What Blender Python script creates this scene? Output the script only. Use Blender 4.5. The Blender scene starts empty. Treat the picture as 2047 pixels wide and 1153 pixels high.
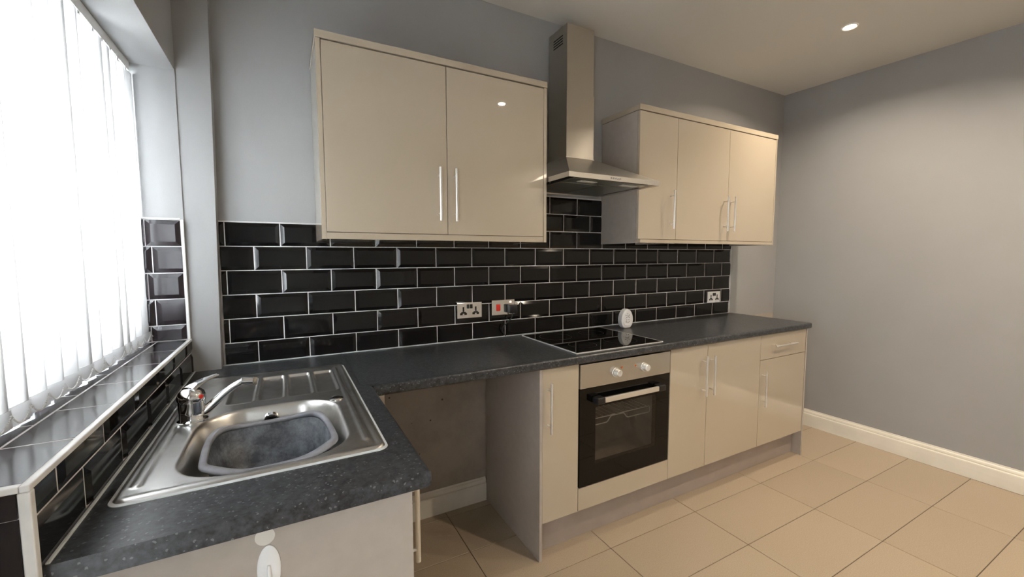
import bpy, bmesh, math, random
from mathutils import Vector, Matrix
random.seed(7)
scene = bpy.context.scene
COL = scene.collection

# ------------------------------------------------------------------ camera
cam_d = bpy.data.cameras.new('camera'); cam = bpy.data.objects.new('camera', cam_d); COL.objects.link(cam)
rv = Vector((0.0752698676, -0.497070984, -0.0219558007)); th = rv.length
Rw = Matrix.Rotation(th, 3, rv.normalized())
Bm = Matrix(((1, 0, 0), (0, 0, -1), (0, 1, 0)))
M3 = (Rw @ Bm).transposed() @ Matrix(((1, 0, 0), (0, -1, 0), (0, 0, -1)))
cam.matrix_world = Matrix.Translation((0.11038, -2.1210, 1.37142)) @ M3.to_4x4()
cam_d.sensor_width = 36.0; cam_d.sensor_fit = 'HORIZONTAL'
cam_d.lens = 839.94 * 36.0 / 2047.0
cam_d.clip_start = 0.02
scene.camera = cam

# ------------------------------------------------------------------ sky and exposure
SKY = 1.95
LAMP = 1.05
world = bpy.data.worlds.new('overcast_sky'); scene.world = world; world.use_nodes = True
bg = world.node_tree.nodes['Background']
bg.inputs[0].default_value = (0.90, 0.95, 1.0, 1); bg.inputs[1].default_value = SKY
vs = scene.view_settings
vs.view_transform = 'Standard'; vs.look = 'None'; vs.gamma = 1.0; vs.use_curve_mapping = False
vs.exposure = 3.88

# ------------------------------------------------------------------ materials
def new_mat(name):
    m = bpy.data.materials.new(name); m.use_nodes = True
    nt = m.node_tree
    return m, nt, nt.nodes, nt.links, nt.nodes['Principled BSDF']

def pbr(name, col, rough=0.5, metal=0.0, spec=0.5, coat=0.0, coat_r=0.05, bump=None, var=None, aniso=0.0):
    """bump=(scale,strength,distance)  var=(scale,amount) tone variation"""
    m, nt, N, L, p = new_mat(name)
    p.inputs['Base Color'].default_value = (*col, 1)
    p.inputs['Roughness'].default_value = rough
    p.inputs['Metallic'].default_value = metal
    p.inputs['Specular IOR Level'].default_value = spec
    p.inputs['Coat Weight'].default_value = coat
    p.inputs['Coat Roughness'].default_value = coat_r; p.inputs['Coat IOR'].default_value = 1.9
    if aniso: p.inputs['Anisotropic'].default_value = aniso
    if bump or var:
        tc = N.new('ShaderNodeTexCoord')
    if bump:
        n = N.new('ShaderNodeTexNoise'); n.inputs['Scale'].default_value = bump[0]; n.inputs['Detail'].default_value = 3
        L.new(tc.outputs['Object'], n.inputs['Vector'])
        b = N.new('ShaderNodeBump'); b.inputs['Strength'].default_value = bump[1]; b.inputs['Distance'].default_value = bump[2]
        L.new(n.outputs[0], b.inputs['Height']); L.new(b.outputs[0], p.inputs['Normal'])
    if var:
        n2 = N.new('ShaderNodeTexNoise'); n2.inputs['Scale'].default_value = var[0]; n2.inputs['Detail'].default_value = 4
        L.new(tc.outputs['Object'], n2.inputs['Vector'])
        r = N.new('ShaderNodeValToRGB')
        a = var[1]
        r.color_ramp.elements[0].position = 0.3; r.color_ramp.elements[1].position = 0.7
        r.color_ramp.elements[0].color = (*[c * (1 - a) for c in col], 1)
        r.color_ramp.elements[1].color = (*[min(1, c * (1 + a)) for c in col], 1)
        L.new(n2.outputs[0], r.inputs[0]); L.new(r.outputs[0], p.inputs['Base Color'])
    return m

M_WALL = pbr('grey_wall_paint', (0.362, 0.362, 0.36), 0.62, spec=0.35, bump=(220, 0.12, 0.002), var=(2.5, 0.03))
M_CEIL = pbr('ceiling_paint', (0.66, 0.635, 0.59), 0.9, spec=0.1, bump=(300, 0.15, 0.002))
M_GLOSS = pbr('beige_gloss', (0.49, 0.415, 0.315), 0.35, spec=0.2, coat=1.0, coat_r=0.015, var=(1.5, 0.02))
M_CARC = pbr('beige_carcass', (0.425, 0.375, 0.325), 0.38, var=(30, 0.04))
M_PLINTH = pbr('plinth_beige', (0.36, 0.30, 0.26), 0.28, var=(8, 0.05))
M_TILE = pbr('black_glazed_tile', (0.006, 0.0055, 0.006), 0.07, spec=0.36, bump=(9, 0.05, 0.004))
M_TILE2 = pbr('aubergine_glazed_tile', (0.016, 0.011, 0.013), 0.14, spec=0.5, bump=(9, 0.04, 0.004))
M_GROUT = pbr('pale_grout', (0.68, 0.65, 0.65), 0.85, var=(25, 0.12))
M_TRIM = pbr('white_tile_trim', (0.80, 0.80, 0.79), 0.35, var=(14, 0.1))
M_SIL = pbr('silicone_sealant', (0.62, 0.66, 0.68), 0.45, var=(20, 0.12))
M_CHROME = pbr('chrome', (0.78, 0.79, 0.80), 0.07, metal=1.0)
M_BRUSH = pbr('brushed_bar', (0.76, 0.74, 0.70), 0.3, metal=0.75)
M_SILVER = pbr('silver_edge_trim', (0.80, 0.80, 0.80), 0.35, metal=0.25)
M_SKIRT = pbr('cream_gloss_paint', (0.84, 0.80, 0.71), 0.3, var=(6, 0.05))
M_BLACKGLASS = pbr('black_glass', (0.003, 0.003, 0.003), 0.03, spec=0.25)
M_BLACKPL = pbr('black_plastic', (0.012, 0.012, 0.013), 0.35)
M_WHITEPL = pbr('white_plastic', (0.80, 0.80, 0.80), 0.35)
M_RED = pbr('red_plastic', (0.75, 0.035, 0.02), 0.3)
M_UPVC = pbr('white_upvc', (0.82, 0.83, 0.84), 0.3)
M_DARK = pbr('dark_recess', (0.01, 0.01, 0.01), 0.8)
M_KNOB = pbr('silver_plastic', (0.70, 0.69, 0.66), 0.3, metal=0.35)
M_ENAMEL = pbr('oven_enamel', (0.33, 0.28, 0.235), 0.35, var=(12, 0.2))
M_WIRE = pbr('rack_wire', (0.85, 0.83, 0.78), 0.3, metal=0.2)
M_RING = pbr('hob_marking', (0.025, 0.025, 0.025), 0.3)
M_AMBER = pbr('amber_lens', (0.55, 0.16, 0.06), 0.25)
M_BLOB = pbr('dried_filler', (0.70, 0.66, 0.60), 0.7)

def emis(name, col, s):
    m, nt, N, L, p = new_mat(name)
    p.inputs['Base Color'].default_value = (0.8, 0.8, 0.8, 1)
    p.inputs['Emission Color'].default_value = (*col, 1); p.inputs['Emission Strength'].default_value = s
    return m
M_LAMP = emis('lamp_glow', (1.0, 0.80, 0.55), 4)
M_NEON = emis('neon_indicator', (1.0, 0.35, 0.2), 0.4)

def steel(name, rough, axis, base=(0.60, 0.575, 0.53), stain=0.0, vr=0.07, bs=0.05):
    m, nt, N, L, p = new_mat(name)
    p.inputs['Base Color'].default_value = (*base, 1); p.inputs['Metallic'].default_value = 1.0
    tc = N.new('ShaderNodeTexCoord'); mp = N.new('ShaderNodeMapping')
    sc = [300.0, 300.0, 300.0]; sc[axis] = 6.0
    mp.inputs['Scale'].default_value = sc
    L.new(tc.outputs['Object'], mp.inputs['Vector'])
    n = N.new('ShaderNodeTexNoise'); n.inputs['Scale'].default_value = 1.0; n.inputs['Detail'].default_value = 2
    L.new(mp.outputs[0], n.inputs['Vector'])
    mr = N.new('ShaderNodeMapRange'); mr.inputs['To Min'].default_value = rough - vr; mr.inputs['To Max'].default_value = rough + vr
    L.new(n.outputs[0], mr.inputs['Value'])
    b = N.new('ShaderNodeBump'); b.inputs['Strength'].default_value = bs; b.inputs['Distance'].default_value = 0.001
    L.new(n.outputs[0], b.inputs['Height'])
    if bs > 0: L.new(b.outputs[0], p.inputs['Normal'])
    if stain:
        s = N.new('ShaderNodeTexNoise'); s.inputs['Scale'].default_value = 7.0; s.inputs['Detail'].default_value = 6; s.inputs['Roughness'].default_value = 0.7
        L.new(tc.outputs['Object'], s.inputs['Vector'])
        r = N.new('ShaderNodeValToRGB'); r.color_ramp.elements[0].position = 0.50; r.color_ramp.elements[1].position = 0.72
        L.new(s.outputs[0], r.inputs[0])
        ad = N.new('ShaderNodeMath'); ad.operation = 'MULTIPLY_ADD'
        L.new(r.outputs[0], ad.inputs[0]); ad.inputs[1].default_value = stain; L.new(mr.outputs[0], ad.inputs[2])
        L.new(ad.outputs[0], p.inputs['Roughness'])
        mx = N.new('ShaderNodeMixRGB'); mx.inputs[1].default_value = (*base, 1); mx.inputs[2].default_value = (base[0]*0.8, base[1]*0.78, base[2]*0.75, 1)
        L.new(r.outputs[0], mx.inputs[0]); L.new(mx.outputs[0], p.inputs['Base Color'])
    else:
        L.new(mr.outputs[0], p.inputs['Roughness'])
    return m
M_STEEL_X = steel('brushed_steel_horizontal', 0.36, 0, vr=0.05)
M_STEEL_Z = steel('brushed_steel_vertical', 0.30, 2, base=(0.50, 0.47, 0.42))
M_STEEL_C = steel('brushed_steel_chimney', 0.31, 0, base=(0.52, 0.49, 0.44), vr=0.02)
_t = M_STEEL_C.node_tree.nodes.new('ShaderNodeTangent'); _t.direction_type = 'RADIAL'; _t.axis = 'Z'
_p = M_STEEL_C.node_tree.nodes['Principled BSDF']; M_STEEL_C.node_tree.links.new(_t.outputs[0], _p.inputs['Tangent'])
_p.inputs['Anisotropic'].default_value = 0.85; _p.inputs['Anisotropic Rotation'].default_value = 0.25
M_SINK = steel('sink_steel', 0.30, 1, base=(0.68, 0.665, 0.64), stain=0.06, vr=0.0, bs=0.0)
M_FILTER = steel('filter_mesh', 0.4, 0, base=(0.42, 0.42, 0.38))

def worktop_mat():
    m, nt, N, L, p = new_mat('charcoal_speckled_laminate')
    tc = N.new('ShaderNodeTexCoord')
    n = N.new('ShaderNodeTexNoise'); n.inputs['Scale'].default_value = 75; n.inputs['Detail'].default_value = 5; n.inputs['Roughness'].default_value = 0.65
    L.new(tc.outputs['Object'], n.inputs['Vector'])
    r = N.new('ShaderNodeValToRGB'); e = r.color_ramp.elements
    e[0].position = 0.36; e[0].color = (0.014, 0.015, 0.018, 1)
    e[1].position = 0.66; e[1].color = (0.064, 0.070, 0.078, 1)
    L.new(n.outputs[0], r.inputs[0])
    # small pale flecks
    mp = N.new('ShaderNodeMapping'); mp.inputs['Scale'].default_value = (1.0, 1.0, 1.0); mp.inputs['Rotation'].default_value = (0, 0, 0.5)
    L.new(tc.outputs['Object'], mp.inputs['Vector'])
    v = N.new('ShaderNodeTexVoronoi'); v.inputs['Scale'].default_value = 150
    n3 = N.new('ShaderNodeTexNoise'); n3.inputs['Scale'].default_value = 120
    L.new(tc.outputs['Object'], n3.inputs['Vector'])
    vm = N.new('ShaderNodeVectorMath'); vm.operation = 'MULTIPLY_ADD'
    L.new(n3.outputs['Color'], vm.inputs[0]); vm.inputs[1].default_value = (0.008, 0.008, 0.008); L.new(mp.outputs[0], vm.inputs[2])
    L.new(vm.outputs[0], v.inputs['Vector'])
    lt = N.new('ShaderNodeMath'); lt.operation = 'LESS_THAN'; lt.inputs[1].default_value = 0.34
    L.new(v.outputs['Distance'], lt.inputs[0])
    sp = N.new('ShaderNodeSeparateColor'); L.new(v.outputs['Color'], sp.inputs[0])
    gt = N.new('ShaderNodeMath'); gt.operation = 'GREATER_THAN'; gt.inputs[1].default_value = 0.80
    L.new(sp.outputs[0], gt.inputs[0])
    mu = N.new('ShaderNodeMath'); mu.operation = 'MULTIPLY'; L.new(lt.outputs[0], mu.inputs[0]); L.new(gt.outputs[0], mu.inputs[1])
    mu2 = N.new('ShaderNodeMath'); mu2.operation = 'MULTIPLY'; L.new(mu.outputs[0], mu2.inputs[0]); mu2.inputs[1].default_value = 0.34
    mx = N.new('ShaderNodeMixRGB'); L.new(mu2.outputs[0], mx.inputs[0]); L.new(r.outputs[0], mx.inputs[1]); mx.inputs[2].default_value = (0.36, 0.38, 0.40, 1)
    L.new(mx.outputs[0], p.inputs['Base Color'])
    p.inputs['Roughness'].default_value = 0.30; p.inputs['Specular IOR Level'].default_value = 0.5
    b = N.new('ShaderNodeBump'); b.inputs['Strength'].default_value = 0.12; b.inputs['Distance'].default_value = 0.002
    L.new(n3.outputs[0], b.inputs['Height']); L.new(b.outputs[0], p.inputs['Normal'])
    return m
M_WORK = worktop_mat()

def floor_mat():
    m, nt, N, L, p = new_mat('beige_porcelain')
    tc = N.new('ShaderNodeTexCoord'); oi = N.new('ShaderNodeObjectInfo')
    n = N.new('ShaderNodeTexNoise'); n.inputs['Scale'].default_value = 260; n.inputs['Detail'].default_value = 2
    L.new(tc.outputs['Object'], n.inputs['Vector'])
    r = N.new('ShaderNodeValToRGB'); e = r.color_ramp.elements
    e[0].position = 0.3; e[0].color = (0.37, 0.295, 0.21, 1); e[1].position = 0.7; e[1].color = (0.46, 0.37, 0.27, 1)
    L.new(n.outputs[0], r.inputs[0])
    hs = N.new('ShaderNodeHueSaturation'); mr = N.new('ShaderNodeMapRange')
    mr.inputs['To Min'].default_value = 0.95; mr.inputs['To Max'].default_value = 1.05
    L.new(oi.outputs['Random'], mr.inputs['Value']); L.new(mr.outputs[0], hs.inputs['Value']); L.new(r.outputs[0], hs.inputs['Color'])
    L.new(hs.outputs[0], p.inputs['Base Color'])
    p.inputs['Roughness'].default_value = 0.38; p.inputs['Specular IOR Level'].default_value = 0.45
    return m
M_FLOOR = floor_mat()
M_FGROUT = pbr('floor_grout', (0.09, 0.07, 0.05), 0.9)

def void_mat():
    m, nt, N, L, p = new_mat('bare_stained_plaster')
    tc = N.new('ShaderNodeTexCoord')
    n = N.new('ShaderNodeTexNoise'); n.inputs['Scale'].default_value = 5; n.inputs['Detail'].default_value = 8; n.inputs['Roughness'].default_value = 0.65
    L.new(tc.outputs['Object'], n.inputs['Vector'])
    r = N.new('ShaderNodeValToRGB'); e = r.color_ramp.elements
    e[0].position = 0.25; e[0].color = (0.33, 0.285, 0.24, 1); e[1].position = 0.6; e[1].color = (0.45, 0.40, 0.345, 1)
    L.new(n.outputs[0], r.inputs[0])
    v = N.new('ShaderNodeTexVoronoi'); v.inputs['Scale'].default_value = 13; L.new(tc.outputs['Object'], v.inputs['Vector'])
    lt = N.new('ShaderNodeMath'); lt.operation = 'LESS_THAN'; lt.inputs[1].default_value = 0.07; L.new(v.outputs['Distance'], lt.inputs[0])
    mx = N.new('ShaderNodeMixRGB'); L.new(lt.outputs[0], mx.inputs[0]); L.new(r.outputs[0], mx.inputs[1]); mx.inputs[2].default_value = (0.12, 0.10, 0.08, 1)
    L.new(mx.outputs[0], p.inputs['Base Color']); p.inputs['Roughness'].default_value = 0.85
    return m
M_VOID = void_mat()

def fabric_mat():
    m, nt, N, L, p = new_mat('white_blind_fabric')
    N.remove(p)
    d = N.new('ShaderNodeBsdfDiffuse'); d.inputs[0].default_value = (0.80, 0.80, 0.81, 1)
    t = N.new('ShaderNodeBsdfTranslucent'); t.inputs[0].default_value = (0.80, 0.79, 0.78, 1)
    mx = N.new('ShaderNodeMixShader'); mx.inputs[0].default_value = 0.5
    L.new(d.outputs[0], mx.inputs[1]); L.new(t.outputs[0], mx.inputs[2])
    L.new(mx.outputs[0], N['Material Output'].inputs[0])
    return m
M_FABRIC = fabric_mat()
M_POCKET = fabric_mat(); M_POCKET.name = 'thin_pocket_fabric'
M_POCKET.node_tree.nodes['Mix Shader'].inputs[0].default_value = 0.8
M_POCKET.node_tree.nodes['Translucent BSDF'].inputs[0].default_value = (0.95, 0.96, 0.97, 1)

def pane_mat(name, tint, refl=0.06):
    m, nt, N, L, p = new_mat(name)
    N.remove(p)
    t = N.new('ShaderNodeBsdfTransparent'); t.inputs[0].default_value = (*tint, 1)
    g = N.new('ShaderNodeBsdfGlossy'); g.inputs['Roughness'].default_value = 0.02; g.inputs[0].default_value = (0.9, 0.9, 0.9, 1)
    fr = N.new('ShaderNodeFresnel'); fr.inputs[0].default_value = 1.45
    ge = N.new('ShaderNodeNewGeometry'); mm = N.new('ShaderNodeMath'); mm.operation = 'SUBTRACT'; mm.inputs[0].default_value = 1.0
    L.new(ge.outputs['Backfacing'], mm.inputs[1]); m2 = N.new('ShaderNodeMath'); m2.operation = 'MULTIPLY'
    L.new(mm.outputs[0], m2.inputs[0]); L.new(fr.outputs[0], m2.inputs[1])
    mx = N.new('ShaderNodeMixShader'); L.new(m2.outputs[0], mx.inputs[0]); L.new(t.outputs[0], mx.inputs[1]); L.new(g.outputs[0], mx.inputs[2])
    L.new(mx.outputs[0], N['Material Output'].inputs[0])
    return m
M_PANE = pane_mat('window_glass', (0.97, 0.98, 0.98))
M_OVENPANE = pane_mat('oven_window_glass', (0.74, 0.73, 0.71))

def dish_mat():
    m, nt, N, L, p = new_mat('grey_plastic_limescale')
    tc = N.new('ShaderNodeTexCoord')
    n = N.new('ShaderNodeTexNoise'); n.inputs['Scale'].default_value = 16; n.inputs['Detail'].default_value = 10; n.inputs['Roughness'].default_value = 0.75
    L.new(tc.outputs['Object'], n.inputs['Vector'])
    r = N.new('ShaderNodeValToRGB'); e = r.color_ramp.elements
    e[0].position = 0.42; e[0].color = (0.045, 0.054, 0.066, 1); e[1].position = 0.82; e[1].color = (0.30, 0.33, 0.37, 1)
    L.new(n.outputs[0], r.inputs[0]); L.new(r.outputs[0], p.inputs['Base Color'])
    p.inputs['Roughness'].default_value = 0.45
    return m
M_DISH = dish_mat()
M_DISHRIM = pbr('grey_plastic_rim', (0.27, 0.28, 0.31), 0.42, var=(18, 0.2))

# ------------------------------------------------------------------ builders
WP = {}
def tag(o, label=None, cat=None, group=None, kind=None):
    if label: o['label'] = label
    if cat: o['category'] = cat
    if group: o['group'] = group
    if kind: o['kind'] = kind
    return o

def thing(name, loc, label, cat, group=None):
    o = bpy.data.objects.new(name, None); COL.objects.link(o)
    o.empty_display_size = 0.05
    o.location = loc; WP[o] = Vector(loc)
    return tag(o, label, cat, group)

def put(name, bm, mat, parent=None, smooth=False, label=None):
    bmesh.ops.recalc_face_normals(bm, faces=bm.faces[:])
    lo = Vector((1e9,) * 3); hi = Vector((-1e9,) * 3)
    for v in bm.verts:
        for i in range(3):
            lo[i] = min(lo[i], v.co[i]); hi[i] = max(hi[i], v.co[i])
    c = (lo + hi) / 2
    if parent is None: c.z = lo.z
    bmesh.ops.translate(bm, verts=bm.verts, vec=-c)
    me = bpy.data.meshes.new(name); bm.to_mesh(me); bm.free()
    me.materials.append(mat)
    if smooth:
        for f in me.polygons: f.use_smooth = True
        if smooth != 'all':
            try: me.set_sharp_from_angle(angle=math.radians(35))
            except Exception: pass
    o = bpy.data.objects.new(name, me); COL.objects.link(o)
    WP[o] = c
    if parent is not None:
        o.parent = parent; o.location = c - WP[parent]
    else:
        o.location = c
    if label: o['label'] = label
    return o

def box(x0, x1, y0, y1, z0, z1, bev=0.0, seg=2, bm=None):
    b = bmesh.new()
    bmesh.ops.create_cube(b, size=1.0)
    for v in b.verts:
        v.co = Vector(((x0 + x1) / 2 + v.co.x * (x1 - x0), (y0 + y1) / 2 + v.co.y * (y1 - y0), (z0 + z1) / 2 + v.co.z * (z1 - z0)))
    if bev > 0:
        bmesh.ops.bevel(b, geom=b.edges[:], offset=bev, segments=seg, affect='EDGES', profile=0.5)
    if bm is None: return b
    me = bpy.data.meshes.new('t'); b.to_mesh(me); b.free(); bm.from_mesh(me); bpy.data.meshes.remove(me)
    return bm

def boxes(lst, bev=0.0):
    bm = bmesh.new()
    for a in lst: box(*a, bev=bev, bm=bm)
    return bm

def cyl(p0, p1, r, n=20, r2=None, bm=None, bev=0.0):
    b = bm if bm is not None else bmesh.new()
    p0 = Vector(p0); p1 = Vector(p1); d = (p1 - p0)
    q = d.to_track_quat('Z', 'Y').to_matrix()
    r2 = r if r2 is None else r2
    prof = [(0, r), (1, r2)]
    L_ = d.length
    if bev: prof = [(0, r - bev), (bev / L_, r), (1 - bev / L_, r2), (1, r2 - bev)]
    rings = []
    for t, rr in prof:
        rings.append([b.verts.new(p0 + d * t + q @ Vector((rr * math.cos(2 * math.pi * i / n), rr * math.sin(2 * math.pi * i / n), 0))) for i in range(n)])
    for a, c in zip(rings, rings[1:]):
        for i in range(n): b.faces.new((a[i], a[(i + 1) % n], c[(i + 1) % n], c[i]))
    b.faces.new(rings[0][::-1]); b.faces.new(rings[-1])
    return b

def tube(pts, rad, n=12, bm=None):
    b = bm if bm is not None else bmesh.new()
    pts = [Vector(p) for p in pts]
    rings = []; up = None
    for i, p in enumerate(pts):
        t = (pts[min(i + 1, len(pts) - 1)] - pts[max(i - 1, 0)]).normalized()
        if up is None:
            up = Vector((0, 0, 1)) if abs(t.z) < 0.9 else Vector((1, 0, 0))
        s = t.cross(up).normalized(); up = s.cross(t).normalized()
        r = rad(i / (len(pts) - 1)) if callable(rad) else rad
        rings.append([b.verts.new(p + (s * math.cos(2 * math.pi * k / n) + up * math.sin(2 * math.pi * k / n)) * r) for k in range(n)])
    for a, c in zip(rings, rings[1:]):
        for i in range(n): b.faces.new((a[i], a[(i + 1) % n], c[(i + 1) % n], c[i]))
    b.faces.new(rings[0][::-1]); b.faces.new(rings[-1])
    return b

def lathe(c, prof, n=32, bm=None):
    """prof: (r,z) from bottom to top; axis z at c"""
    b = bm if bm is not None else bmesh.new()
    rings = []
    for r, z in prof:
        rings.append([b.verts.new((c[0] + r * math.cos(2 * math.pi * i / n), c[1] + r * math.sin(2 * math.pi * i / n), c[2] + z)) for i in range(n)])
    for a, d in zip(rings, rings[1:]):
        for i in range(n): b.faces.new((a[i], a[(i + 1) % n], d[(i + 1) % n], d[i]))
    b.faces.new(rings[0][::-1]); b.faces.new(rings[-1])
    return b

def bez(p0, p1, p2, p3, n=16):
    p0, p1, p2, p3 = map(Vector, (p0, p1, p2, p3)); o = []
    for i in range(n + 1):
        t = i / n; o.append((1 - t)**3 * p0 + 3 * (1 - t)**2 * t * p1 + 3 * (1 - t) * t * t * p2 + t**3 * p3)
    return o

def extrude_profile(prof, axis, a, b_, place):
    """closed 2-D profile swept along an axis; place(u,v,t)->xyz"""
    b = bmesh.new()
    r0 = [b.verts.new(place(u, v, a)) for u, v in prof]; r1 = [b.verts.new(place(u, v, b_)) for u, v in prof]
    n = len(prof)
    for i in range(n): b.faces.new((r0[i], r0[(i + 1) % n], r1[(i + 1) % n], r1[i]))
    b.faces.new(r0[::-1]); b.faces.new(r1)
    return b

def slab(polys, z0, z1, bevel_pred=None, r=0.01):
    b = bmesh.new(); vt = {}; vb = {}
    def key(p): return (round(p[0], 5), round(p[1], 5))
    edges = {}
    for poly in polys:
        for p in poly:
            k = key(p)
            if k not in vt:
                vt[k] = b.verts.new((p[0], p[1], z1)); vb[k] = b.verts.new((p[0], p[1], z0))
        b.faces.new([vt[key(p)] for p in poly]); b.faces.new([vb[key(p)] for p in poly][::-1])
        for i in range(len(poly)):
            e = (key(poly[i]), key(poly[(i + 1) % len(poly)]))
            edges[e] = edges.get(e, 0) + 1
    for (a, c) in list(edges):
        if (c, a) in edges: continue
        b.faces.new((vt[c], vt[a], vb[a], vb[c]))
    bmesh.ops.recalc_face_normals(b, faces=b.faces[:])
    if bevel_pred:
        es = [e for e in b.edges if abs(e.verts[0].co.z - e.verts[1].co.z) < 1e-6 and bevel_pred(e.verts[0].co) and bevel_pred(e.verts[1].co)]
        bmesh.ops.bevel(b, geom=es, offset=r, segments=5, affect='EDGES', profile=0.5)
    return b

# bevelled metro tile -----------------------------------------------------
TILE_CACHE = {}
AXES = {'-y': (Vector((1, 0, 0)), Vector((0, 0, 1)), Vector((0, -1, 0))),
        '+x': (Vector((0, 1, 0)), Vector((0, 0, 1)), Vector((1, 0, 0))),
        '+z': (Vector((0, 1, 0)), Vector((-1, 0, 0)), Vector((0, 0, 1)))}
def tile_mesh(w, h, sides, ori, mat, flat=False):
    k = (round(w, 4), round(h, 4), sides, ori, mat.name, flat)
    if k in TILE_CACHE: return TILE_CACHE[k]
    U, V, Nn = AXES[ori]
    e, T, ins = 0.0035, 0.0085, 0.016
    l, r, bt, tp = sides
    if flat: e, T, ins = 0.0070, 0.0085, 0.0022
    outer = [(-w / 2, -h / 2), (w / 2, -h / 2), (w / 2, h / 2), (-w / 2, h / 2)]
    xi0 = -w / 2 + (ins if l else 0); xi1 = w / 2 - (ins if r else 0)
    yi0 = -h / 2 + (ins if bt else 0); yi1 = h / 2 - (ins if tp else 0)
    if xi1 - xi0 < 0.004: xi0 = xi1 = (xi0 + xi1) / 2; xi0 -= 0.002; xi1 += 0.002
    if yi1 - yi0 < 0.004: yi0 = yi1 = (yi0 + yi1) / 2; yi0 -= 0.002; yi1 += 0.002
    xi0 = max(xi0, -w / 2); xi1 = min(xi1, w / 2)
    inner = [(xi0, yi0), (xi1, yi0), (xi1, yi1), (xi0, yi1)]
    b = bmesh.new()
    def P(uv, n): return U * uv[0] + V * uv[1] + Nn * n
    r0 = [b.verts.new(P(p, 0.0)) for p in outer]; r1 = [b.verts.new(P(p, e)) for p in outer]; r2 = [b.verts.new(P(p, T)) for p in inner]
    for A, B_ in ((r0, r1), (r1, r2)):
        for i in range(4): b.faces.new((A[i], A[(i + 1) % 4], B_[(i + 1) % 4], B_[i]))
    b.faces.new(r2); b.faces.new(r0[::-1])
    bmesh.ops.recalc_face_normals(b, faces=b.faces[:])
    me = bpy.data.meshes.new('wall_tile'); b.to_mesh(me); b.free(); me.materials.append(mat)
    TILE_CACHE[k] = me
    return me
GAP = 0.0032
GAPS = {'+z': 0.0048}
def put_tile(parent, name, u0, u1, v0, v1, n, ori, full=(0.2, 0.1), mat=None, cut=(0, 0, 0, 0), flat=False, joints=(1, 1, 1, 1)):
    """rectangle between joint centre-lines (u along tile length); n = back plane of the tile"""
    g = [GAPS.get(ori, GAP) / 2 * j for j in joints]
    u0 += g[0]; u1 -= g[1]; v0 += g[2]; v1 -= g[3]
    w, h = u1 - u0, v1 - v0
    if w < 0.006 or h < 0.006: return
    sides = tuple(0 if c else 1 for c in cut)
    me = tile_mesh(w, h, sides, ori, mat or M_TILE, flat)
    o = bpy.data.objects.new(name, me); COL.objects.link(o)
    U, V, Nn = AXES[ori]
    pos = U * ((u0 + u1) / 2) + V * ((v0 + v1) / 2) + Nn * n
    o.parent = parent; o.location = pos - WP[parent]
    j = 0.0006 if ori == '+z' else 0.0022
    a = U * random.uniform(-j, j) + V * random.uniform(-j, j)
    o.rotation_euler = (a.x, a.y, a.z)
    return o

FLOOR_Z = -0.03; CEIL_Z = 2.72; YF = -3.5
# ------------------------------------------------------------------ SETTING
def rw_x(y, z):   # the right-hand wall leans a touch
    t = (z - FLOOR_Z) / (CEIL_Z - FLOOR_Z)
    return (3.862 - 0.004 * y) * (1 - t) + (3.905 - 0.045 * y) * t

floor = put('floor', box(-0.55, 4.2, YF - 0.1, 0.1, -0.14, FLOOR_Z - 0.0025), M_FGROUT)
tag(floor, 'beige rectangular floor tiles with thin dark joints', 'floor', kind='structure')
xs = [3.245 - 0.602 * k for k in range(-1, 7)][::-1]; ys = [-0.058 - 0.3015 * k for k in range(-1, 13)]
FT = {}
for i in range(len(xs) - 1):
    for j in range(len(ys) - 1):
        x0, x1 = max(xs[i], -0.42), min(xs[i + 1], 3.86); y1, y0 = min(ys[j], 0.0), max(ys[j + 1], YF)
        if x1 - x0 < 0.03 or y1 - y0 < 0.03: continue
        w, h = x1 - x0 - 0.003, y1 - y0 - 0.003
        k = (round(w, 4), round(h, 4))
        if k not in FT:
            b = box(-w / 2, w / 2, -h / 2, h / 2, -0.006, 0.0, bev=0.0012, seg=1)
            me = bpy.data.meshes.new('floor_tile'); b.to_mesh(me); b.free(); me.materials.append(M_FLOOR); FT[k] = me
        o = bpy.data.objects.new('floor_tile', FT[k]); COL.objects.link(o); o.parent = floor
        o.location = Vector(((x0 + x1) / 2, (y0 + y1) / 2, FLOOR_Z)) - WP[floor]

ceiling = put('ceiling', box(-0.55, 4.2, YF - 0.1, 0.1, CEIL_Z, CEIL_Z + 0.1), M_CEIL)
tag(ceiling, 'plain off-white painted ceiling', 'ceiling', kind='structure')

wall_back = put('wall_back', box(-0.55, 4.1, 0.0085, 0.11, 0.872, CEIL_Z), M_WALL)
tag(wall_back, 'grey painted wall behind the worktop with black metro tile splashback', 'wall', kind='structure')
put('lower_plaster', box(-0.55, 4.1, 0.0085, 0.11, FLOOR_Z, 0.872), M_VOID, wall_back, label='bare stained plaster under the worktop')

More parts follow.
